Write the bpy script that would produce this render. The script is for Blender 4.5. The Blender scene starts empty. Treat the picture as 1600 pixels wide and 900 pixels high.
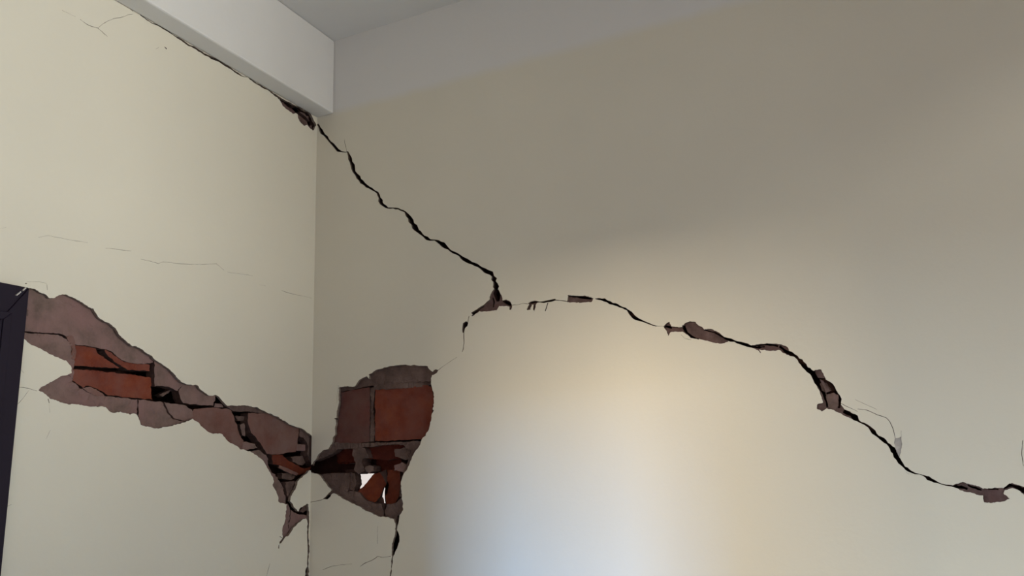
import bpy, math, random
from mathutils import Vector, Matrix
from mathutils.geometry import delaunay_2d_cdt

SC = bpy.context.scene
COL = SC.collection
R = math.radians

# ------------------------------------------------------------------ camera
FOC = 1261.0                       # focal length in pixels of a 1600 px wide frame
PITCH, ROLL, YAW = R(13.0), R(-2.24), R(25.0)
EYE = Vector((1.7700, -2.1752, 1.55))
def _rz(v):
    return Vector((v[0]*math.cos(YAW)-v[1]*math.sin(YAW), v[0]*math.sin(YAW)+v[1]*math.cos(YAW), v[2]))
_F = Vector((0, math.cos(PITCH), math.sin(PITCH))); _U = Vector((0, -math.sin(PITCH), math.cos(PITCH))); _X = Vector((1, 0, 0))
AX = _rz(math.cos(ROLL)*_X + math.sin(ROLL)*_U)
AU = _rz(-math.sin(ROLL)*_X + math.cos(ROLL)*_U)
AF = _rz(_F)
cd = bpy.data.cameras.new('camera'); cam = bpy.data.objects.new('camera', cd); COL.objects.link(cam)
cd.sensor_width = 36.0; cd.lens = FOC/1600*36.0; cd.clip_start = 0.05
cam.matrix_world = Matrix(((AX.x, AU.x, -AF.x, EYE.x), (AX.y, AU.y, -AF.y, EYE.y), (AX.z, AU.z, -AF.z, EYE.z), (0, 0, 0, 1)))
SC.camera = cam

# ------------------------------------------------------------------ world, daylight, exposure
W = bpy.data.worlds.new('overcast_sky'); SC.world = W; W.use_nodes = True
bg = W.node_tree.nodes['Background']
bg.inputs[0].default_value = (0.80, 0.73, 0.69, 1); bg.inputs[1].default_value = 0.95
SC.view_settings.view_transform = 'Standard'; SC.view_settings.look = 'None'
SC.view_settings.exposure = 0.0; SC.view_settings.gamma = 1.0

def area(name, loc, target, sx, sy, power, col):
    l = bpy.data.lights.new(name, 'AREA'); l.shape = 'RECTANGLE'; l.size = sx; l.size_y = sy
    l.energy = power; l.color = col
    o = bpy.data.objects.new(name, l); COL.objects.link(o); o.location = loc
    o.rotation_euler = (Vector(target)-Vector(loc)).to_track_quat('-Z', 'Y').to_euler()
    return o

RX, RY, RH = 3.2, -4.0, 3.13       # room: x 0..RX, y RY..0, height RH
SOF = 2.841                         # underside of the ceiling beam
E_Y0, E_Y1, E_Z0, E_Z1 = -1.45, -0.45, 1.30, 2.95     # window in the right-hand (east) wall
N_X0, N_X1, N_Z0, N_Z1 = 0.507, 0.893, 0.50, 2.398   # narrow window behind the camera
S_X0, S_X1, S_Z0, S_Z1 = 1.85, 2.95, 0.9, 2.4          # wider window added beside it for the fill lamp
# a low sun, the sky and a sunlit facade beyond the narrow window; sunlit ground beyond the east window; an added fill lamp in the added wider window
LAMPS = [   # name, place, aim, width, height, power, colour: daylight sources standing outside the windows; the last is an added fill
 ('low_sun_light', (0.088, -10, 2.977), (0.088, 0, 2.977), 1.018, 0.658, 800, (1.0, 0.822, 0.645)),
 ('sky_light', (0.409, -10, 4.429), (0.409, 0, 4.429), 0.444, 2.377, 2450, (0.09, 0.40, 1.0)),
 ('facade_light', (-1.58, -10, 3.74), (-1.58, 0, 3.74), 2.19, 1.9, 2150, (0.83, 0.90, 0.97)),
 ('ground_light', (9.0, -0.7, 0.8), (0, -1.2, 2.4), 3.5, 2.0, 550, (1.0, 0.935, 0.865)),
 ('yard_light', (9.0, -0.2, 2.0), (0, -1.2, 2.4), 1.5, 2.0, 85, (0.80, 0.92, 1.0)),
 ('high_sky_light', (7.7, -2.9, 4.6), (1.2, 0, 2.0), 0.9, 0.7, 98, (1.0, 0.95, 0.88)),
 ('added_fill_light', (2.4, RY-0.22, 1.65), (2.4, 0, 1.65), 1.0, 1.4, 13, (1.0, 0.70, 0.70)),  # soft ambient fill, added without a known source
]
for a in LAMPS: area(*a)

# ------------------------------------------------------------------ materials
def mat(name, build):
    m = bpy.data.materials.new(name); m.use_nodes = True
    nt = m.node_tree; b = nt.nodes['Principled BSDF']
    build(nt, b); return m
def N(nt, t, **k):
    n = nt.nodes.new(t)
    for a, v in k.items():
        if a in n.inputs: n.inputs[a].default_value = v
        else: setattr(n, a, v)
    return n
def coords(nt):
    g = N(nt, 'ShaderNodeNewGeometry'); return g.outputs['Position']
def noise(nt, co, scale, detail=4, rough=0.55):
    n = N(nt, 'ShaderNodeTexNoise'); n.inputs['Scale'].default_value = scale
    n.inputs['Detail'].default_value = detail; n.inputs['Roughness'].default_value = rough
    nt.links.new(co, n.inputs['Vector']); return n.outputs['Fac']
def ramp(nt, fac, stops):
    r = N(nt, 'ShaderNodeValToRGB'); e = r.color_ramp.elements
    while len(e) < len(stops): e.new(0.5)
    for i, (p, c) in enumerate(stops): e[i].position = p; e[i].color = (*c, 1)
    nt.links.new(fac, r.inputs[0]); return r.outputs[0]
def bump(nt, b, fac, strength, dist):
    n = N(nt, 'ShaderNodeBump'); n.inputs['Strength'].default_value = strength; n.inputs['Distance'].default_value = dist
    nt.links.new(fac, n.inputs['Height']); nt.links.new(n.outputs[0], b.inputs['Normal'])
def lin(r, g, b):
    f = lambda c: (c/255/12.92 if c <= 10 else ((c/255+0.055)/1.055)**2.4)
    return (f(r), f(g), f(b))

CREAM = (0.640, 0.610, 0.505); WHITE = (0.63, 0.625, 0.595)
def paint(band):
    def f(nt, b):
        co = coords(nt)
        n = noise(nt, co, 1.6, 3)
        c = ramp(nt, n, [(0.3, tuple(v*0.97 for v in CREAM)), (0.7, tuple(min(1, v*1.02) for v in CREAM))])
        if band:                    # the ceiling's white paint comes down to the level of the beam
            sep = N(nt, 'ShaderNodeSeparateXYZ'); nt.links.new(co, sep.inputs[0])
            w = noise(nt, co, 9, 3)
            a = N(nt, 'ShaderNodeMath', operation='MULTIPLY_ADD'); nt.links.new(w, a.inputs[0]); a.inputs[1].default_value = 0.02; nt.links.new(sep.outputs[2], a.inputs[2])
            mr = N(nt, 'ShaderNodeMapRange'); mr.inputs[1].default_value = SOF-0.004; mr.inputs[2].default_value = SOF+0.030
            nt.links.new(a.outputs[0], mr.inputs[0])
            mx = N(nt, 'ShaderNodeMixRGB'); nt.links.new(mr.outputs[0], mx.inputs[0]); nt.links.new(c, mx.inputs[1]); mx.inputs[2].default_value = (*WHITE, 1)
            c = mx.outputs[0]
        nt.links.new(c, b.inputs['Base Color']); b.inputs['Roughness'].default_value = 0.62
        b.inputs['Specular IOR Level'].default_value = 0.25
        bump(nt, b, noise(nt, co, 60, 3), 0.12, 0.004)
    return f
def flat(col, rough=0.7, spec=0.3):
    def f(nt, b):
        co = coords(nt)
        c = ramp(nt, noise(nt, co, 3, 3), [(0.3, tuple(v*0.97 for v in col)), (0.7, tuple(v*1.02 for v in col))])
        nt.links.new(c, b.inputs['Base Color']); b.inputs['Roughness'].default_value = rough
        b.inputs['Specular IOR Level'].default_value = spec
        bump(nt, b, noise(nt, co, 50, 3), 0.10, 0.004)
    return f
def rubble(c1, c2, c3, s=26, bs=0.7):
    def f(nt, b):
        co = coords(nt)
        c = ramp(nt, noise(nt, co, s, 6, 0.62), [(0.30, c1), (0.52, c2), (0.74, c3)])
        nt.links.new(c, b.inputs['Base Color']); b.inputs['Roughness'].default_value = 0.95
        b.inputs['Specular IOR Level'].default_value = 0.1
        bump(nt, b, noise(nt, co, 120, 5, 0.6), bs, 0.006)
    return f
M = {}
M['paint_left'] = mat('cream_wall_paint', paint(False))
M['paint_right'] = mat('cream_wall_paint_white_above', paint(True))
M['white'] = mat('white_ceiling_paint', flat(WHITE, 0.8, 0.2))
M['edge'] = mat('broken_plaster_edge', rubble((0.13, 0.10, 0.08), (0.20, 0.155, 0.125), (0.28, 0.225, 0.18), 70, 0.5))
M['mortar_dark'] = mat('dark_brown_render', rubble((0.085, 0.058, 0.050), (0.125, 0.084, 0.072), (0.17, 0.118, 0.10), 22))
def fired(clay1, clay2, clay3, dust, amount, s=16):
    """Fired clay with a film of mauve mortar dust lying over it in patches."""
    def f(nt, b):
        co = coords(nt)
        c = ramp(nt, noise(nt, co, s, 6, 0.62), [(0.30, clay1), (0.52, clay2), (0.74, clay3)])
        d = ramp(nt, noise(nt, co, 11, 5, 0.6), [(0.36, (0, 0, 0)), (0.66, (amount,)*3)])
        mx = N(nt, 'ShaderNodeMixRGB'); nt.links.new(d, mx.inputs[0]); nt.links.new(c, mx.inputs[1]); mx.inputs[2].default_value = (*dust, 1)
        nt.links.new(mx.outputs[0], b.inputs['Base Color']); b.inputs['Roughness'].default_value = 0.95
        b.inputs['Specular IOR Level'].default_value = 0.1
        bump(nt, b, noise(nt, co, 120, 5, 0.6), 0.35, 0.006)
    return f
M['mortar'] = mat('mauve_brown_render', fired((0.120, 0.085, 0.072), (0.175, 0.122, 0.104), (0.225, 0.165, 0.142), (0.205, 0.118, 0.112), 0.75, 22))
M['coat'] = mat('brown_render_coat', fired((0.062, 0.042, 0.037), (0.115, 0.078, 0.069), (0.190, 0.138, 0.122), (0.120, 0.066, 0.064), 0.6, 34))
M['brick'] = mat('orange_red_brick', fired((0.118, 0.030, 0.019), (0.165, 0.040, 0.021), (0.210, 0.058, 0.026), (0.165, 0.074, 0.060), 0.62))
M['brick_fresh'] = mat('freshly_broken_brick', fired((0.080, 0.016, 0.007), (0.125, 0.026, 0.011), (0.170, 0.042, 0.016), (0.110, 0.040, 0.030), 0.5, 24))
M['brick_pink'] = mat('dusty_pink_brick', fired((0.125, 0.060, 0.048), (0.155, 0.072, 0.058), (0.19, 0.095, 0.076), (0.185, 0.120, 0.104), 0.8, 12))
M['brick_dull'] = mat('dull_reddish_brick', fired((0.090, 0.036, 0.030), (0.115, 0.044, 0.036), (0.14, 0.056, 0.045), (0.120, 0.070, 0.060), 0.8, 12))
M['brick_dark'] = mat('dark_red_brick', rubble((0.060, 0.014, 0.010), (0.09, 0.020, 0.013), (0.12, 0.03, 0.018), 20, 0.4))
M['edge_shade'] = mat('broken_edge_with_shade', rubble((0.045, 0.026, 0.022), (0.070, 0.042, 0.035), (0.10, 0.062, 0.052), 50, 0.5))  # gap shade put into the colour: side faces darkened between pieces
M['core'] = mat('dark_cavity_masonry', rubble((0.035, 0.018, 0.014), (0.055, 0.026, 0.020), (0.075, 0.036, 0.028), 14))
M['flake'] = mat('pale_grey_plaster', rubble((0.36, 0.34, 0.31), (0.45, 0.42, 0.385), (0.52, 0.49, 0.45), 40, 0.4))
M['purple'] = mat('dark_purple_lacquer', flat((0.0105, 0.0062, 0.0150), 0.55, 0.18))
M['floor'] = mat('grey_tile_floor', flat((0.42, 0.40, 0.37), 0.4, 0.4))
M['frame'] = mat('white_window_frame', flat((0.62, 0.62, 0.60), 0.4, 0.4))
def glassy(nt, b):
    nt.nodes.remove(b); g = N(nt, 'ShaderNodeBsdfTransparent'); g.inputs[0].default_value = (0.96, 0.97, 0.97, 1)
    nt.links.new(g.outputs[0], nt.nodes['Material Output'].inputs[0])
M['glass'] = mat('clear_window_glass', glassy)

# ------------------------------------------------------------------ helpers
class Plane:
    """A wall plane. dep is the depth into the wall behind its painted face."""
    def __init__(s, side): s.side = side
    def uv(s, px, py, dep=0.0):     # a point of the survey picture, laid onto the plane dep behind the wall face
        d = AF + (px-800)/FOC*AX - (py-450)/FOC*AU
        if s.side == 'left':
            t = (-dep-EYE.x)/d.x; p = EYE+t*d; return (p.y, p.z)
        t = (dep-EYE.y)/d.y; p = EYE+t*d; return (p.x, p.z)
    def p3(s, u, v, dep):
        return Vector((-dep, u, v)) if s.side == 'left' else Vector((u, dep, v))
LEFT, RIGHT = Plane('left'), Plane('right')

def rough(pts, amp=0.9, step=2.6, seed=0, closed=True):
    rnd = random.Random(seed*7919+len(pts)); out = []
    n = len(pts); prev = 0.0
    for i in range(n if closed else n-1):
        a, b = pts[i], pts[(i+1) % n]
        L = math.hypot(b[0]-a[0], b[1]-a[1])
        if L < 1e-6: continue
        k = max(1, int(round(L/step))); nx, ny = -(b[1]-a[1])/L, (b[0]-a[0])/L
        for j in range(k):
            t = j/k; w = amp if j else amp*0.35
            prev = 0.45*prev + rnd.uniform(-1, 1)*w*0.9
            q = prev if j else prev*0.4
            out.append((a[0]+(b[0]-a[0])*t+nx*q, a[1]+(b[1]-a[1])*t+ny*q))
    if not closed: out.append(pts[-1])
    return out
def ribbon(pl, seed=0, amp=0.5, scale=1.0, wmin=0.0):
    """Crack polygon from a centre line of (x, y, width)."""
    rnd = random.Random(seed*31+len(pl)); fine = []
    for i in range(len(pl)-1):
        a, b = pl[i], pl[i+1]; L = math.hypot(b[0]-a[0], b[1]-a[1]); k = max(1, int(L/4.0))
        for j in range(k):
            t = j/k; J = amp if j else 0
            fine.append((a[0]+(b[0]-a[0])*t+rnd.uniform(-J, J), a[1]+(b[1]-a[1])*t+rnd.uniform(-J, J), (a[2]+(b[2]-a[2])*t)*rnd.uniform(0.5, 1.22)))
    fine.append(pl[-1]); l, r = [], []
    for i, (x, y, w) in enumerate(fine):
        a, b = fine[max(0, i-1)], fine[min(len(fine)-1, i+1)]
        dx, dy = b[0]-a[0], b[1]-a[1]; L = math.hypot(dx, dy) or 1
        w = max(w, wmin)*scale/2; l.append((x-dy/L*w, y+dx/L*w)); r.append((x+dy/L*w, y-dx/L*w))
    return l+r[::-1]
def offset(poly, d):
    A = sum(poly[i][0]*poly[(i+1) % len(poly)][1]-poly[(i+1) % len(poly)][0]*poly[i][1] for i in range(len(poly)))
    s = 1 if A > 0 else -1; out = []
    for i in range(len(poly)):
        a, b, c = poly[i-1], poly[i], poly[(i+1) % len(poly)]
        dx, dy = c[0]-a[0], c[1]-a[1]; L = math.hypot(dx, dy) or 1
        out.append((b[0]+s*dy/L*d, b[1]-s*dx/L*d))
    return out
def winding(x, y, poly):
    w = 0
    for i in range(len(poly)):
        x1, y1 = poly[i]; x2, y2 = poly[i-len(poly)+1]
        if (y1 <= y) != (y2 <= y):
            c = (x2-x1)*(y-y1)-(x-x1)*(y2-y1)
            if y1 <= y and c > 0: w += 1
            elif y2 <= y and c < 0: w -= 1
    return w
def link(o, parent=None):
    COL.objects.link(o)
    if parent is not None: o.parent = parent
    return o
def mesh_obj(name, verts, faces, mats, fm, parent=None, recentre=True, smooth=False):
    c = Vector((0, 0, 0))
    if recentre:
        for v in verts: c += v
        c /= len(verts)
    me = bpy.data.meshes.new(name); me.from_pydata([tuple(v-c) for v in verts], [], faces)
    for m in mats: me.materials.append(m)
    if fm: me.polygons.foreach_set('material_index', fm)
    if smooth: me.polygons.foreach_set('use_smooth', [True]*len(me.polygons))
    me.validate(); me.update()
    o = bpy.data.objects.new(name, me); link(o, parent); o.location = c
    if parent is not None: o.location = c-parent.location
    return o
def solid(name, plane, outer, holes, dep, thick, mats, parent=None, extra=(), relief=None, recentre=True, skew=(0, 0)):
    """Sheet in a wall plane: outer and holes are (u, v) polygons; extruded from depth dep by thick. mats: face, edge."""
    co, ed = [], []
    for poly in [outer]+holes:
        k = len(co); co += [Vector(p) for p in poly]; ed += [(k+i, k+(i+1) % len(poly)) for i in range(len(poly))]
    co += [Vector(p) for p in extra]
    V, E_, F, *_ = delaunay_2d_cdt(co, ed, [], 0, 1e-6)
    bb = [(min(p[0] for p in h), max(p[0] for p in h), min(p[1] for p in h), max(p[1] for p in h)) for h in holes]
    keep = []
    for f in F:
        x = sum(V[i].x for i in f)/len(f); y = sum(V[i].y for i in f)/len(f)
        if not winding(x, y, outer): continue
        if any(b[0] <= x <= b[1] and b[2] <= y <= b[3] and winding(x, y, h) for b, h in zip(bb, holes)): continue
        keep.append(f)
    used = sorted({i for f in keep for i in f}); ix = {v: k for k, v in enumerate(used)}; n = len(used)
    cu = sum(V[i].x for i in used)/n; cv = sum(V[i].y for i in used)/n
    def dd(i):
        d = dep+skew[0]*(V[i].x-cu)+skew[1]*(V[i].y-cv)
        return d+(relief(V[i].x, V[i].y) if relief else 0)
    vs = [plane.p3(V[i].x, V[i].y, dd(i)) for i in used]+[plane.p3(V[i].x, V[i].y, dep+thick) for i in used]
    cnt = {}
    for f in keep:
        for a, b in zip(f, f[1:]+f[:1]): cnt[(a, b)] = 1
    fs, fm = [], []
    flip = plane.side == 'left'
    flip = not flip
    for f in keep:
        t = [ix[i] for i in f]
        fs.append(t if not flip else t); fm.append(0)
        fs.append([i+n for i in reversed(t)]); fm.append(1)
    for (a, b) in cnt:
        if (b, a) not in cnt:
            a, b = ix[a], ix[b]; fs.append([b, a, a+n, b+n]); fm.append(1)
    return mesh_obj(name, vs, fs, mats, fm, parent, recentre)
def box(name, x0, x1, y0, y1, z0, z1, m, parent=None, bevel=0.0):
    vs = [Vector((x, y, z)) for x in (x0, x1) for y in (y0, y1) for z in (z0, z1)]
    fs = [(0, 1, 3, 2), (4, 6, 7, 5), (0, 4, 5, 1), (2, 3, 7, 6), (0, 2, 6, 4), (1, 5, 7, 3)]
    o = mesh_obj(name, vs, fs, [m], None, parent)
    if bevel:
        b = o.modifiers.new('bevel', 'BEVEL'); b.width = bevel; b.segments = 2
    return o
def boxes(name, lst, m, parent=None):
    vs, fs = [], []
    for (x0, x1, y0, y1, z0, z1) in lst:
        k = len(vs); vs += [Vector((x, y, z)) for x in (x0, x1) for y in (y0, y1) for z in (z0, z1)]
        fs += [tuple(i+k for i in f) for f in [(0, 1, 3, 2), (4, 6, 7, 5), (0, 4, 5, 1), (2, 3, 7, 6), (0, 2, 6, 4), (1, 5, 7, 3)]]
    return mesh_obj(name, vs, fs, [m], None, parent)
def tag(o, label=None, cat=None, kind=None, group=None):
    if label: o['label'] = label
    if cat: o['category'] = cat
    if kind: o['kind'] = kind
    if group: o['group'] = group
    return o
def uvs(plane, px, dep=0.0): return [plane.uv(x, y, dep) for x, y in px]
_seed = [0]
def piece(name, plane, px, dep, thick, m, parent=None, label=None, amp=0.8, bumpy=0.0015, tilt=2.5, edge=None, cat=None, grid=7.0, skew=None):
    """One brick, shard or patch of render: its outline on the wall, at its own depth, thickness, tilt and relief."""
    _seed[0] += 1; rnd = random.Random(_seed[0]*101+3)
    pp = rough(px, amp, 3.0, _seed[0]); outer = uvs(plane, pp, dep)
    ex = []
    x0, x1 = min(p[0] for p in pp), max(p[0] for p in pp); y0, y1 = min(p[1] for p in pp), max(p[1] for p in pp)
    y = y0+grid/2
    while y < y1:
        x = x0+grid/2
        while x < x1:
            q = (x+rnd.uniform(-2, 2), y+rnd.uniform(-2, 2))
            if winding(q[0], q[1], pp): ex.append(plane.uv(*q, dep))
            x += grid
        y += grid
    t = math.tan(R(tilt)); sk = skew or (rnd.uniform(-t, t), rnd.uniform(-t, t))
    rel = (lambda u, v: rnd.uniform(-bumpy, bumpy)) if bumpy else None
    o = solid(name, plane, outer, [], dep, thick, [M[m], M[edge or 'edge_shade']], parent, ex, rel, True, sk)
    if label: o['label'] = label
    if cat: o['category'] = cat
    return o

# ------------------------------------------------------------------ the wall damage, surveyed from the photograph
HOLE_L = [(33,449),(55,452),(63,457),(72,461),(78,466),(86,465),(92,461),(103,460),(113,464),(122,469),(130,474),(138,480),(146,482),(150,489),(153,495),(162,501),(173,507),(181,513),(185,522),(193,529),(200,536),(207,541),(213,541),(220,545),(228,551),(238,556),(241,561),(247,565),(254,570),(262,575),(268,581),(275,589),(283,597),(289,599),(296,601),(308,602),(314,609),(320,614),(327,618),(337,617),(343,621),(350,629),(355,634),(366,634),(378,633),(390,635),(402,636),(410,641),(425,647),(440,655),(455,664),(470,669),(480,676),(488,683),(493,690),(493,733),(486,735),(483,735),(478,741),(470,747),(465,752),(463,760),(459,767),(456,774),(454,779),(453,783),(458,790),(464,799),(467,799),(470,793),(475,790),(481,787),(482,792),(482,800),(483,810),(482,821),(480,813),(478,810),(474,811),(468,816),(462,822),(456,829),(452,836),(450,838),(446,839),(444,842),(438,848),(435,853),(437,846),(442,840),(441,835),(441,829),(445,815),(447,802),(448,788),(446,788),(442,786),(438,786),(435,784),(435,777),(432,770),(429,764),(426,757),(428,752),(426,745),(422,738),(417,730),(414,724),(408,717),(400,711),(393,707),(385,704),(380,702),(375,702),(370,697),(365,694),(358,691),(353,686),(348,679),(343,677),(338,677),(333,678),(328,676),(321,671),(316,667),(308,659),(301,654),(297,656),(287,660),(275,664),(262,667),(252,669),(240,669),(228,667),(220,664),(218,657),(214,648),(209,646),(203,648),(196,645),(188,643),(179,645),(173,644),(168,639),(165,636),(150,635),(135,634),(120,632),(107,632),(96,629),(85,625),(78,623),(74,619),(69,615),(63,612),(60,610),(66,604),(73,600),(78,597),(85,594),(92,590),(100,587),(107,585),(112,583),(112,576),(111,572),(107,568),(103,563),(96,561),(88,558),(80,554),(70,549),(60,544),(52,540),(45,536),(41,532),(37,529),(30,524)]
HOLE_R = [(529,606),(541,604),(553,604),(558,598),(566,591),(573,588),(577,592),(576,585),(586,579),(600,574),(618,571),(631,570),(650,571),(668,572),(671,577),(676,581),(681,577),(685,578),(680,584),(675,586),(674,594),(675,605),(678,615),(678,630),(676,640),(678,641),(675,646),(674,650),(672,660),(670,671),(665,681),(659,687),(655,697),(650,703),(646,711),(643,718),(640,725),(637,731),(633,737),(629,745),(627,751),(627,765),(628,775),(630,787),(630,797),(624,805),(622,819),(620,828),(623,835),(624,841),(622,852),(617,863),(614,871),(612.5,882),(611,902),(609,902),(611,885),(612,872),(612.5,860),(614,847),(617,836),(618,829),(618,821),(615,811),(598,807),(595,808),(584,804),(569,796),(553,787),(537,780),(525,772),(520,771),(515,777),(512,780),(504,780),(509,776),(516,769),(518,766),(509,755),(500,743),(492,740),(484,736),(484,726),(487,726),(493,719),(497,711),(504,704),(513,702),(518,694),(520,684),(524,678),(525,656),(522,654),(526,653),(529,632)]
SOFFIT_PATCH = [(434,151),(450,159),(470,170),(486,178),(490,187),(494,196),(489,204),(484,200),(480,195),(476,197),(471,193),(466,185),(464,177),(458,178),(450,172),(442,166),(438,158)]
P1 = [(771,452),(766,462),(765,468),(756,476),(749,481),(740,489),(736,494),(739,494),(749,486),(760,487),(776,485),(780,478),(792,478),(796,479),(796,484),(798,484),(800,478),(798,472),(791,468),(786,470),(784,462),(779,452)]
P2 = [(825,474),(830,471),(838,470),(842,472),(838,475),(837,480),(835,486),(833,484),(834,476),(831,476),(829,484),(824,485),(823,483),(827,476)]
P3 = [(887,461),(915,462),(927,466),(924,472),(890,473),(886,472)]
P4 = [(1037,510),(1040,506),(1046,503),(1049,510),(1056,511),(1066,511),(1069,506),(1078,502),(1087,503),(1091,508),(1097,511),(1100,515),(1110,514),(1120,518),(1130,525),(1134,529),(1138,534),(1126,537),(1110,534),(1094,530),(1080,528),(1074,523),(1066,518),(1048,519),(1044,525),(1042,518)]
P5 = [(1172,541),(1182,538),(1198,536),(1218,538),(1228,541),(1232,545),(1234,552),(1230,555),(1218,547),(1206,548),(1186,546),(1189,552),(1184,547),(1176,544)]
P6 = [(1269,584),(1274,578),(1282,577),(1287,584),(1290,594),(1302,604),(1309,614),(1314,622),(1314,632),(1320,640),(1338,648),(1340,658),(1330,654),(1310,645),(1300,640),(1292,638),(1284,643),(1276,638),(1277,632),(1286,629),(1280,610),(1274,598)]
P7 = [(1488,759),(1504,753),(1516,757),(1530,760),(1536,764),(1556,762),(1568,763),(1580,755),(1590,758),(1600,761),(1640,772),(1640,784),(1600,773),(1590,765),(1580,763),(1570,766),(1568,771),(1578,779),(1570,783),(1550,786),(1538,785),(1536,774),(1530,774),(1518,770),(1506,768),(1496,763)]
FLAKE = [(1398,686),(1408,682),(1410,695),(1408,705),(1406,714),(1401,706),(1397,693)]
# cracks through the wall: centre lines (x, y, width)
DEEP_L = [
    [(219,23,1.2),(237,36,1.6),(250,41,1.6),(270,54,1.8),(283,62,2.4),(295,71,2.8),(303,74,3),(318,84,3),(330,90,3),(343,96,2.6),(356,104,3),(367,112,2.6),(378,119,2),(382,120,.7),(388,120,2),(397,128,2.6),(410,136,2.4),(424,144,2.6),(437,154,4)],
    [(437,155,4),(450,161,5),(470,172,6),(484,180,7),(488,190,9),(490,197,6),(489,203,3)],
    [(444,160,4),(456,168,5),(468,178,4),(480,188,5),(486,196,6)],
    [(480,788,4),(481.5,800,4),(482,815,3.4),(481,835,2.2),(481.5,850,2.6),(482,858,3.4),(481.5,870,2.6),(481,885,2.6),(480,893,5),(479.5,905,5),(479,930,3),(478.5,980,2.6),(477.5,1040,1.5),(477,1090,.8)],
    [(452,787,4),(459,794,4),(465,801,3.5),(472,802,3),(479,803,3)]]
DEEP_R = [
    [(496,194,3),(498,196,4),(503,207,5),(507,211,4.5),(516,222,5),(523,229,4.5),(528,235,4),(534,237,2),(540,238,1.2),(543,237,2.4),(547,248,5.5),(551,258,6),(553,268,6.5),(560,277,6.5),(565,284,6),(573,291,5),(577,293,3.6),(585,298,3),(590,301,4),(593,309,6),(596,318,6.5),(603,323,5),(606,325,2),(614,325,2),(622,326,3),(633,331,4),(640,340,6),(645,350,9),(653,361,5.5),(662,369,5),(672,375,4.5),(679,375,2),(684,377,4),(692,382,7),(704,392,5),(718,399,5),(725,405,6),(737,411,5),(748,416,5),(758,423,6),(768,427,6),(772,436,8),(775,448,9),(777,462,9),(778,471,5)],
    [(770,465,2),(772,472,2.4),(771,480,1.5)],
    [(738,491,5),(746,485,4),(756,478,3)],
    [(724,520,2),(724.5,512,4),(727,507,7),(730,503,4)],
    [(786,470,4),(792,473,6),(799,477,3)],
    [(828,473,3),(836,471.5,4),(843,472,2),(850,472,3),(860,470,4.4),(868,468,2.4)],
    [(930,467,.5),(936,467,3.2),(944,468.5,4.5),(953,473,4.5),(965,477,3),(980,484,3.4),(985,489,7),(990,495,7),(997,499,3.4),(1005,502,2.4),(1015,506,3.4),(1026,509.5,1)],
    [(1038,510,5),(1046,511,5),(1050,513,2)],
    [(1068,508,4),(1071,517,5),(1080,526,4),(1092,530,1.5)],
    [(1130,527,2),(1142,531.5,4.6),(1152,535,3),(1162,537.5,5),(1172,541,4),(1182,543,4),(1195,542,2)],
    [(1218,541,4),(1226,548,5),(1236,553,6.5),(1245,558,6.5),(1253,567,8),(1260,576,7),(1270,583,8),(1277,596,9),(1287,613,9),(1292,628,6),(1293,636,3)],
    [(1288,594,6),(1298,603,8),(1306,614,7),(1312,624,6),(1311,638,4)],
    [(1278,591,3),(1290,593,4)],[(1291,615,4),(1302,612,4)],
    [(1318,642,6),(1330,648,8),(1337,653,8),(1341,657.5,3),(1350,662,2.4),(1358,667,3.4),(1365,675,7),(1372,682,5),(1380,687,5),(1390,696,6),(1396,703,9),(1400,712,7.5),(1406,722,6),(1413,730,4),(1421,736,6),(1430,740,2.4),(1437,741,1.2),(1443,743,2.4),(1450,747,6),(1460,752,4),(1470,756,1.8),(1482,758.5,1.8),(1490,760,4),(1502,761,7),(1512,764,4)],
    [(889,463,2),(905,464,3),(924,466.5,3)],[(1174,542,2),(1198,538,3),(1216,541,3)],[(1100,516,1.5),(1116,519,2),(1130,527,2)],[(1512,758,3),(1528,764,3),(1534,766,2)],[(1544,764,2),(1560,764.5,2.5)],
    [(1568,764,3),(1578,758,5),(1588,761,6),(1600,766,9),(1640,779,10),(1700,802,6),(1775,818,5),(1840,846,3.5),(1890,858,2),(1930,880,.8)],
    [(610,898,1.6),(609,930,3),(605,970,2),(607,1010,2.6),(603,1060,.8)]]
HAIR_L = [
    [(97,16,.4),(109,22,.5),(118,26,.4)],[(125,30,.6),(133,36,1),(140,40,1.1),(153,44,1.1),(162,52,.9),(168,57,.5)],[(153,44,.8),(160,38,.8),(168,33,.9),(178,29,.9),(190,27,.9),(200,23,.9),(208,22,.5)],
    [(184,-2,1),(196,7,1),(208,18,.8)],[(257,73,1),(259.5,75.5,2.2),(261,77,1)],[(243,77,.4),(248,74,.5)],
    [(0,357,.3),(10,355,.35)],
    [(60,371,.4),(75,368,.6),(90,371,.6),(110,375,.7),(137,379,.5)],[(165,388,.5),(180,389,.6),(192,391,1),(205,392,.4)],[(220,405,.5),(235,408,.8),(247,412,1),(255,409,.7),(280,412,.8),(300,413,.8),(320,413,.8),(338,412,.7),(350,422,.5)],
    [(355,425,.4),(375,428,.6),(395,431,.5)],[(405,445,.3),(415,447,.4)],[(440,454,.7),(452,458,.9),(470,462,.6),(487,466,.5)],
    [(39,443,1.6),(42,443,2)],[(73,444,.8),(74,453,.8)],[(42,440,.4),(60,440,.4),(73,443,.5)],
    [(23,604,1.2),(30,605,.8),(40,606,1.2),(48,608,1),(58,611,.9)],[(45,610,.5),(38,620,.6),(31,628,.9),(27,632,.6),(18,632,.5)],[(28,570,.8),(33,577,.5),(37,583,.4)],
    [(75,623,2),(77,630,1)],[(77,632,.4),(78,645,.4)],[(79,672,.5),(75,680,.6),(72,686,.3)],[(6,793,1),(12,791,.8),(18,788,.4)],
    [(437,838,1),(443,842,2),(438,849,2)],[(436,851,2.4),(435.5,857,2.4)],[(422,880,.4),(419,890,.9),(416,902,.7)]]
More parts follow.
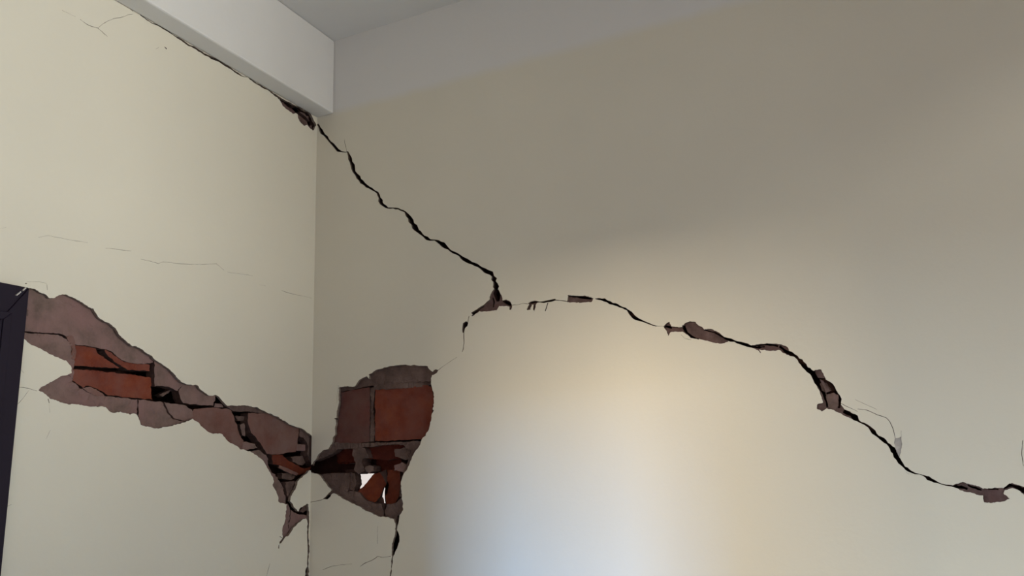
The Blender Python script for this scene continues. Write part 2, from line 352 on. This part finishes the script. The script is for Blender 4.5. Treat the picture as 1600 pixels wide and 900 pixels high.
HAIR_R = [
    [(538,218,.4),(540,228,.7),(542,237,.6)],[(484,785,1.2),(494,783,.7),(504,780.5,1)],
    [(725,520,1.8),(725,532,1.6),(724,545,1.6),(722,550,.6)],[(714,558,.5),(706,563,.4),(697,569,.6),(690,574,.6),(684,579,.8)],[(733,494,1),(731,503,1.2)],
    [(800,477,.8),(812,475.5,.8),(816,474,.6),(825,475,1)],[(856,473,2.4),(854,480,2),(852,486,1.6)],[(866,469,1.6),(880,470,1.4),(888,471.5,1.4)],
    [(1025,509,.5),(1038,510,.7)],[(1064,523,.5),(1070,529,.8),(1080,531,.5)],
    [(1314,630,1),(1325,636,1.2),(1340,643,.8)],[(1336,624,.4),(1355,633,.5),(1370,640,.3)],[(1340,639,.8),(1355,641,1),(1370,648,1.2),(1385,653,1.4),(1391,660,1.2),(1396,672,1.2),(1399,686,1)],
    [(1408,673,.5),(1408,686,.7)],[(1416,738,.4),(1420,741,.4)],
    [(1598,688,1),(1596.5,710,1.2),(1599,728,1)],
    [(504,890,.6),(508,889,1),(518,885,.6),(530,883,.5),(550,881,.4)],[(563,885,.6),(570,880,1),(580,876,.9),(588,871,.9),(590,869,1),(598,871,.8),(611,869,.8)],[(590,822,.35),(589.5,850,.35)],
    [(529,602,.5),(526,630,.3)]]

SKIM, COAT, CORE0, CORE1 = 0.009, 0.022, 0.14, 0.21

# ------------------------------------------------------------------ room shell
DOOR_Y0, DOOR_Y1, DOOR_Z = -1.98, -1.10, 1.925
def wall(plane, name, outer, cutouts, hole, patches, deep, hair, face, label, thin):
    holes = [uvs(plane, rough(hole, 0.9, 2.6, 5))]
    holes += [uvs(plane, rough(p, 0.7, 2.2, 11+i)) for i, p in enumerate(patches)]
    holes += [uvs(plane, ribbon(c, 3+i)) for i, c in enumerate(deep)]
    holes += [uvs(plane, ribbon(c, 40+i, 0.35, thin)) for i, c in enumerate(hair)]
    root = solid(name, plane, outer, cutouts+holes, 0.0, SKIM, [face, M['edge']], recentre=False)
    tag(root, label, 'wall', 'structure')
    h2 = [uvs(plane, rough(offset(hole, 9), 0.5, 4, 6), SKIM)]
    h2 += [uvs(plane, ribbon(c, 3+i, 0.5, 1.0), SKIM) for i, c in enumerate(deep)]
    ex = []
    coat = solid('render_coat', plane, outer, cutouts+h2, SKIM+0.0004, COAT, [M['coat'], M['edge_shade']], root)
    coat['label'] = 'brown render coat showing where the paint layer broke off'
    return root
TOP = RH
wl = wall(LEFT, 'wall_left', [(RY, 0), (0.0, 0), (0.0, TOP), (RY, TOP)],
          [[(DOOR_Y0, -0.01), (DOOR_Y1, -0.01), (DOOR_Y1, DOOR_Z), (DOOR_Y0, DOOR_Z)]],
          HOLE_L, [SOFFIT_PATCH], DEEP_L, HAIR_L, M['paint_left'], 'cream painted wall with a long jagged hole baring bricks beside the dark door', 0.62)
wr = wall(RIGHT, 'wall_right', [(0.0, 0), (RX, 0), (RX, TOP), (0.0, TOP)], [],
          HOLE_R, [P1, P2, P3, P4, P5, P6, P7, FLAKE], DEEP_R, HAIR_R, M['paint_right'], 'cream wall split by a dark diagonal crack, sunlit towards the bottom', 0.8)
# back leaf of each wall; the right one is broken through where daylight shows
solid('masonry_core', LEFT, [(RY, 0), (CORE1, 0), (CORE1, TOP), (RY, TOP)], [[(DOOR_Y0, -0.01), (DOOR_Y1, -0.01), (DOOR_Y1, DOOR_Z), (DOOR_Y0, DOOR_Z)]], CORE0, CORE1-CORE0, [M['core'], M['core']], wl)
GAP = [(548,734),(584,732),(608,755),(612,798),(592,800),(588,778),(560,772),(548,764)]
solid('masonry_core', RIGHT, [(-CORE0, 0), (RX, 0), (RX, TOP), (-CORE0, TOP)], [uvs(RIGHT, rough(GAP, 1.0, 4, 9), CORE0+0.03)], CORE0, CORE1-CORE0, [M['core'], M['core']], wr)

tag(box('floor', -0.21, RX+0.2, RY-0.2, 0.21, -0.12, 0.0, M['floor']), 'plain grey floor of the room', 'floor', 'structure')
tag(box('ceiling', -0.21, RX+0.2, RY-0.2, 0.21, RH, RH+0.15, M['white']), 'white painted ceiling above the corner', 'ceiling', 'structure')
tag(box('trim_1', 0.0002, 0.075, RY, -0.0002, SOF, RH-0.0002, M['white'], bevel=0.006), 'white painted ceiling beam running along the top of the left wall', 'beam', 'structure')
def wall_with_window(name, along, lo, hi, a0, a1, z0, z1, label):
    if along == 'y': L = [(lo, hi, RY-0.2, a0, 0, RH), (lo, hi, a1, 0.21, 0, RH), (lo, hi, a0, a1, 0, z0), (lo, hi, a0, a1, z1, RH)]
    else: L = [(0-0.21, N_X0-0.03, lo, hi, 0, RH), (N_X1+0.03, a0, lo, hi, 0, RH), (a1, RX, lo, hi, 0, RH), (N_X0-0.03, N_X1+0.03, lo, hi, 0, N_Z0-0.03),
               (N_X0-0.03, N_X1+0.03, lo, hi, N_Z1+0.03, RH), (a0, a1, lo, hi, 0, z0), (a0, a1, lo, hi, z1, RH)]
    return tag(boxes(name, L, M['paint_left']), label, 'wall', 'structure')
wall_with_window('wall_east', 'y', RX, RX+0.2, E_Y0, E_Y1, E_Z0, E_Z1, 'cream wall with a tall window, right of the picture')
wall_with_window('wall_south', 'x', RY-0.2, RY, S_X0, S_X1, S_Z0, S_Z1, 'cream wall with two windows, one added for fill light, behind the viewer')
def window(name, along, at, a0, a1, z0, z1, label):
    t = 0.03; e = bpy.data.objects.new(name, None); link(e)
    e.location = (at, (a0+a1)/2, z0) if along == 'y' else ((a0+a1)/2, at, z0)
    tag(e, label, 'window', 'structure'); mid = (a0+a1)/2
    def B(n, p0, p1, q0, q1, m, d=0.07):
        return box(n, at-d, at+d, p0, p1, q0, q1, M[m], e) if along == 'y' else box(n, p0, p1, at-d, at+d, q0, q1, M[m], e)
    B('frame_side', a0, a0+t, z0, z1, 'frame'); B('frame_side', a1-t, a1, z0, z1, 'frame')
    B('frame_rail', a0+t, a1-t, z0, z0+t, 'frame'); B('frame_rail', a0+t, a1-t, z1-t, z1, 'frame')
    B('pane', a0+t, a1-t, z0+t, z1-t, 'glass', 0.003)
window('window_1', 'y', RX+0.12, E_Y0, E_Y1, E_Z0, E_Z1, 'tall white framed window in the east wall')
window('window_2', 'x', RY-0.1, N_X0-0.03, N_X1+0.03, N_Z0-0.03, N_Z1+0.03, 'narrow white framed window behind the viewer')
window('added_window', 'x', RY-0.1, S_X0, S_X1, S_Z0, S_Z1, 'added wide white framed window behind the viewer, for the fill lamp')  # unseen opening added for the fill lamp

# door: dark casing at the left edge of the picture
door = bpy.data.objects.new('door_1', None); link(door); door.location = (0, (DOOR_Y0+DOOR_Y1)/2, 0)
tag(door, 'dark purple door with flat casing at the left edge beside the broken plaster', 'door', 'structure')
CY, CZ, CT = -1.022, 2.007, 0.018
def prism(name, loop_yz, x0, x1, m, parent, bevel=0.0):
    n = len(loop_yz); vs = [Vector((x0, y, z)) for y, z in loop_yz]+[Vector((x1, y, z)) for y, z in loop_yz]
    fs = [list(range(n))[::-1], list(range(n, 2*n))]+[[i, (i+1) % n, n+(i+1) % n, n+i] for i in range(n)]
    o = mesh_obj(name, vs, fs, [m], None, parent)
    if bevel:
        b = o.modifiers.new('bevel', 'BEVEL'); b.width = bevel; b.segments = 2
    return o
IY, IZ = DOOR_Y1+0.012, DOOR_Z-0.012
OY = DOOR_Y0-(CY-DOOR_Y1)
JY = DOOR_Y0-0.012
prism('casing_jamb', [(CY, 0.001), (CY, CZ), (IY, IZ), (IY, 0.001)], 0.0005, CT, M['purple'], door, 0.002)
prism('casing_jamb', [(OY, 0.001), (OY, CZ), (JY, IZ), (JY, 0.001)][::-1], 0.0005, CT, M['purple'], door, 0.002)
prism('casing_head', [(CY-0.0008, CZ), (OY+0.0008, CZ), (JY+0.0008, IZ), (IY-0.0008, IZ)], 0.0005, CT, M['purple'], door, 0.002)
# raised bead round the casing's inner edge
prism('casing_bead', [(IY+0.030, 0.001), (IY+0.030, IZ+0.030), (IY+0.012, IZ+0.012), (IY+0.012, 0.001)], CT, CT+0.004, M['purple'], door, 0.0015)
prism('casing_bead', [(IY+0.030, IZ+0.030), (JY-0.030, IZ+0.030), (JY-0.012, IZ+0.012), (IY+0.012, IZ+0.012)], CT, CT+0.004, M['purple'], door, 0.0015)
box('jamb_lining', -CORE1, 0.0, DOOR_Y1, DOOR_Y1+0.014, 0.001, DOOR_Z+0.014, M['purple'], door)
box('jamb_lining', -CORE1, 0.0, DOOR_Y0-0.014, DOOR_Y0, 0.001, DOOR_Z+0.014, M['purple'], door)
box('head_lining', -CORE1, 0.0, DOOR_Y0, DOOR_Y1, DOOR_Z, DOOR_Z+0.014, M['purple'], door)
box('door_leaf', -0.075, -0.035, DOOR_Y0+0.003, DOOR_Y1-0.003, 0.006, DOOR_Z-0.003, M['purple'], door, 0.002)
# splinters of pale plaster driven along the casing mitre
def front(px, py, x):
    d = AF+(px-800)/FOC*AX-(py-450)/FOC*AU; t = (x-EYE.x)/d.x; p = EYE+t*d; return (p.y, p.z)
prism('splinter', [front(*q, CT+0.002) for q in [(24.5,461),(32,455),(32.5,457),(26,462)]], CT-0.001, CT+0.004, M['flake'], door)['label'] = 'pale splinter on the casing mitre'
prism('splinter', [front(*q, CT+0.002) for q in [(34.5,453.5),(40,449),(40.5,450.5),(35.5,455)]], CT-0.001, CT+0.004, M['flake'], door)['label'] = 'pale splinter on the casing mitre'

# ------------------------------------------------------------------ bared masonry of the left wall
def L(name, px, dep, m, label=None, thick=0.03, **k): return piece(name, LEFT, px, dep, thick, m, k.pop('parent', wl), label, **k)
L('render_patch', [(26,444),(60,444),(78,458),(92,453),(112,456),(140,472),(152,482),(165,494),(186,507),(192,522),(210,534),(240,548),(243,557),(241,566),(225,569),(205,567),(190,562),(175,549),(160,545),(140,541),(117,538),(106,527),(92,521),(62,519),(26,517)], 0.012, 'mortar', 'smooth mauve render patch next to the door casing', bumpy=0.0012, tilt=0.6)
L('render_patch', [(24,519),(62,521),(90,523),(103,530),(114,541),(115,560),(114,592),(100,580),(60,556),(24,535)], 0.013, 'mortar', bumpy=0.0018)
L('brick', [(111,538),(150,543),(153,552),(168,563),(186,575),(150,574),(111,571)], 0.022, 'brick', 'orange brick face under the render')
L('brick', [(164,545),(180,557),(196,566),(234,570),(234,580),(200,578),(180,566),(164,551)], 0.017, 'brick', 'broken orange brick lip')
L('brick', [(111,577),(150,579),(200,585),(235,589),(240,592),(239,602),(236,604),(239,624),(200,621),(168,618),(158,611),(148,606),(135,603),(128,606),(111,593)], 0.019, 'brick', 'long orange brick below the black joint')
L('render_patch', [(48,610),(78,590),(112,581),(113,596),(127,608),(134,605),(148,609),(163,619),(190,622),(214,624),(215,652),(175,650),(120,638),(72,628)], 0.013, 'mortar', bumpy=0.002)
L('render_patch', [(216,624),(240,627),(254,628),(262,645),(270,655),(284,658),(302,652),(305,662),(262,674),(222,672),(215,655)], 0.012, 'mortar', bumpy=0.0015)
L('render_patch', [(256,628),(266,631),(288,633),(300,640),(303,651),(285,657),(271,653),(263,644)], 0.0095, 'mortar', 'lighter chip of render', bumpy=0.001)
L('render_patch', [(241,556),(258,566),(275,581),(292,597),(283,605),(278,611),(262,604),(252,603),(241,604)], 0.012, 'mortar', bumpy=0.0012)
L('mortar_sliver', [(248,617),(257,613),(266,608),(264,614),(254,620)], 0.03, 'mortar_dark', thick=0.02)
L('render_patch', [(285,603),(296,595),(312,598),(326,612),(337,614),(336,624),(332,634),(318,633),(300,632),(287,630),(282,618),(280,611)], 0.012, 'mortar')
L('mortar_sliver', [(336,630),(347,631),(349,637),(334,636)], 0.014, 'mortar', thick=0.02, amp=0.4)
L('brick', [(303,639),(330,637),(360,639),(366,655),(376,682),(381,690),(378,708),(352,696),(330,684),(300,662),(296,650)], 0.013, 'brick_pink', 'dusty pink brick left of the narrow slot', bumpy=0.0008, tilt=0.8)
L('render_patch', [(352,636),(354,628),(392,629),(414,636),(420,646),(400,645),(386,643),(364,642)], 0.012, 'mortar_dark')
L('mortar_sliver', [(367,650),(384,651),(387,656),(372,658)], 0.028, 'mortar_dark', thick=0.02)
L('mortar_sliver', [(374,664),(382,661),(384,682),(379,680)], 0.026, 'mortar', thick=0.02, amp=0.4)
L('brick', [(388,645),(412,646),(430,648),(445,653),(466,664),(467,676),(465,690),(462,706),(440,709),(427,710),(417,709),(409,696),(400,684),(392,676),(387,660)], 0.013, 'brick_pink', 'large dusty pink brick near the room corner', bumpy=0.0008, tilt=0.8)
L('mortar_sliver', [(468,666),(480,671),(491,682),(491,728),(485,722),(481,712),(480,692),(474,684),(468,682)], 0.0125, 'mortar_dark', bumpy=0.002)
L('mortar_sliver', [(463,694),(478,695),(478,704),(462,704)], 0.022, 'mortar', thick=0.02, amp=0.5)
L('render_patch', [(376,692),(386,690),(398,694),(402,700),(385,703),(372,706)], 0.012, 'mortar')
L('render_patch', [(384,706),(404,703),(416,711),(419,726),(425,738),(433,746),(441,757),(446,775),(449,790),(430,790),(422,757),(412,735),(398,716)], 0.012, 'mortar', bumpy=0.0025)
L('brick', [(440,739),(456,739),(461,745),(455,750),(441,748)], 0.03, 'mortar_dark', thick=0.02)
L('mortar_sliver', [(446,753),(459,751),(466,756),(460,772),(452,783),(447,770)], 0.014, 'mortar_dark', bumpy=0.002)
L('mortar_sliver', [(455,714),(474,712),(480,721),(471,727),(458,722)], 0.035, 'mortar_dark', thick=0.03)
L('render_patch', [(442,786),(450,787),(453,797),(452,812),(448,838),(432,858),(436,830),(441,805)], 0.012, 'mortar', bumpy=0.002)
L('render_patch', [(454,797),(464,803),(478,805),(485,808),(484,826),(474,818),(455,836),(449,840),(453,813)], 0.0125, 'mortar', bumpy=0.002)
L('render_patch', [(468,799),(474,791),(480,786),(479,797),(474,801)], 0.0125, 'mortar_dark')

L('mortar_sliver', [(129,606),(140,604),(150,608),(160,614),(166,619),(150,618),(138,613)], 0.0115, 'brick_pink', bumpy=0.001, thick=0.012)
L('mortar_sliver', [(40,470),(43.5,470),(43,500),(42,517),(38,517)], 0.0105, 'mortar_dark', thick=0.012)
L('mortar_sliver', [(104,526),(112,524),(117,532),(119,548),(116,562),(112,560),(113,545),(108,535)], 0.010, 'brick_pink', thick=0.012, bumpy=0.001)
# ------------------------------------------------------------------ bared masonry of the right wall
def Q(name, px, dep, m, label=None, thick=0.03, **k): return piece(name, RIGHT, px, dep, thick, m, k.pop('parent', wr), label, **k)
Q('render_patch', [(520,600),(553,597),(575,580),(600,567),(632,562),(674,565),(686,578),(682,598),(674,596),(640,597),(600,602),(585,602),(560,606),(532,612),(522,612)], 0.012, 'mortar_dark', 'brown strip of render along the top of the hole')
Q('brick', [(533,613),(560,608),(577,605),(578,650),(577,690),(545,696),(521,693),(528,656)], 0.016, 'brick_dull', 'dull reddish brick at the left of the hole', bumpy=0.0008, tilt=0.8)
Q('render_patch', [(522,606),(532,612),(532,635),(528,655),(520,692),(512,692),(518,650)], 0.0115, 'mortar_dark')
Q('joint_mortar', [(578.5,606),(585,604),(585,622),(583,640),(585,660),(585,690),(578.5,691),(579.5,650)], 0.019, 'mortar_dark', thick=0.02)
Q('render_patch', [(585,601),(600,601),(640,596),(670,594),(674,599),(668,604),(640,606),(612,608),(586,609)], 0.0135, 'mortar_dark', bumpy=0.0015)
Q('brick', [(586,608),(640,605),(668,602),(674,605),(678,625),(674,655),(669,674),(661,686),(620,688),(586,689)], 0.016, 'brick', 'large orange red brick at the right of the hole', bumpy=0.0008, tilt=0.8)
Q('render_patch', [(675,596),(686,600),(686,640),(678,670),(662,690),(670,672),(675,655),(679,630),(676,607)], 0.0115, 'mortar_dark')
Q('render_patch', [(514,692),(577,692),(577,698),(552,701),(540,702),(528,702),(520,709),(508,714),(492,721),(484,718),(500,698)], 0.012, 'mortar_dark', bumpy=0.002)
Q('render_patch', [(579,692),(662,689),(668,692),(650,706),(642,703),(634,700),(630,695),(600,695),(568,699),(579,697)], 0.013, 'mortar_dark', bumpy=0.002)
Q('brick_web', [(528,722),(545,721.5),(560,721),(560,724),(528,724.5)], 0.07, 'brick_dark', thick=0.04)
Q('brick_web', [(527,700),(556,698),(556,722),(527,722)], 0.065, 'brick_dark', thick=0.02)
Q('mortar_chunk', [(552,698),(570,700),(575,711),(577,716),(567,717),(565,722),(570,735),(560,741),(553,735),(555,722),(551,712)], 0.016, 'mortar_dark', thick=0.05)
Q('mortar_chunk', [(571,729),(577,727),(584,729),(584,736),(577,740),(571,736)], 0.018, 'mortar', thick=0.04)
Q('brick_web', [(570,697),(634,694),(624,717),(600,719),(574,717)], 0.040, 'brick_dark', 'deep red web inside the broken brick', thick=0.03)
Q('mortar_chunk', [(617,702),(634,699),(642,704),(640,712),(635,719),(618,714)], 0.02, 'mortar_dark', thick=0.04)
Q('mortar_chunk', [(616,727),(628,722),(636,727),(630,738),(616,735)], 0.018, 'mortar', thick=0.04)
Q('render_patch', [(492,742),(530,739),(546,739),(546,750),(545,763),(540,774),(522,780),(505,762)], 0.012, 'mortar_dark', bumpy=0.002)
Q('mortar_chunk', [(547.5,738),(554,739),(557,757),(553,767),(547.5,765)], 0.02, 'mortar_dark', thick=0.03)
Q('render_patch', [(541,768),(553,767),(562,770),(570,780),(585,787),(595,787),(598.5,797),(600,816),(580,812),(550,796),(526,778)], 0.012, 'mortar_dark', bumpy=0.002)
Q('render_patch', [(604.5,788),(618,786),(627,777),(636,786),(634,800),(621,806),(620,830),(616,816),(603,814),(600.5,797),(603,793)], 0.012, 'mortar_dark', bumpy=0.002)
Q('render_patch', [(642,704),(664,692),(654,716),(644,738),(634,752),(634,778),(624,776),(627,748),(630,738),(637,720)], 0.0115, 'mortar_dark', bumpy=0.002)
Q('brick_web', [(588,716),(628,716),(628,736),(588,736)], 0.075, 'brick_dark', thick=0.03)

# ------------------------------------------------------------------ loose pieces lodged in the holes
def loose(side, name, px, dep, m, label, thick=0.012, cat='brick shard', **k):
    o = piece(name, side, px, dep, thick, m, None, None, **k)
    return tag(o, label, cat)
loose(LEFT, 'brick_shard', [(419,711),(437,711),(446,718),(462,726),(478,732),(489,729),(486,738),(470,742),(455,737),(438,728),(424,725)], 0.024, 'brick_fresh', 'long orange brick shard slanting across the gap below the large pink brick', amp=0.5, skew=(0.05, -0.25))
loose(LEFT, 'brick_shard', [(436,727),(450,732),(466,740),(463,743.5),(447,737),(436,731)], 0.017, 'brick_pink', 'thin pale sliver of brick under the slanting orange shard', thick=0.006, amp=0.3)
loose(RIGHT, 'brick_shard', [(582,741),(600,734),(602,752),(597,764),(594,777),(586,787),(570,780),(563,769),(572,757)], 0.034, 'brick_fresh', 'triangular orange brick shard right of the white daylight gap', amp=0.5, skew=(0.25, 0.2))
loose(RIGHT, 'brick_shard', [(602,734),(625,736),(628,755),(625,777),(617,788),(604,788),(601,775),(605,768),(606,757),(603,750)], 0.030, 'brick_fresh', 'upright orange brick shard right of the narrow daylight slit', amp=0.5, skew=(-0.2, 0.1))
loose(RIGHT, 'plaster_flake', [(1397,685),(1409,681),(1412,695),(1410,706),(1406,716),(1402,708),(1396,694)], 0.004, 'flake', 'pale grey plaster flake beside the long diagonal crack', thick=0.0045, cat='plaster flake', amp=0.4, bumpy=0.0008)
loose(RIGHT, 'render_chunk', [(1291,617),(1303,614),(1310,617),(1310,634),(1304,641),(1294,635)], 0.006, 'mortar', 'mauve lump of render stuck in the widest part of the long crack', thick=0.02, cat='render chunk', bumpy=0.002)
loose(RIGHT, 'render_chunk', [(1281,599),(1291,598),(1298,607),(1299,611),(1290,613),(1284,610)], 0.016, 'mortar_dark', 'dark lump of render above the mauve lump in the long crack', thick=0.02, cat='render chunk', bumpy=0.002)
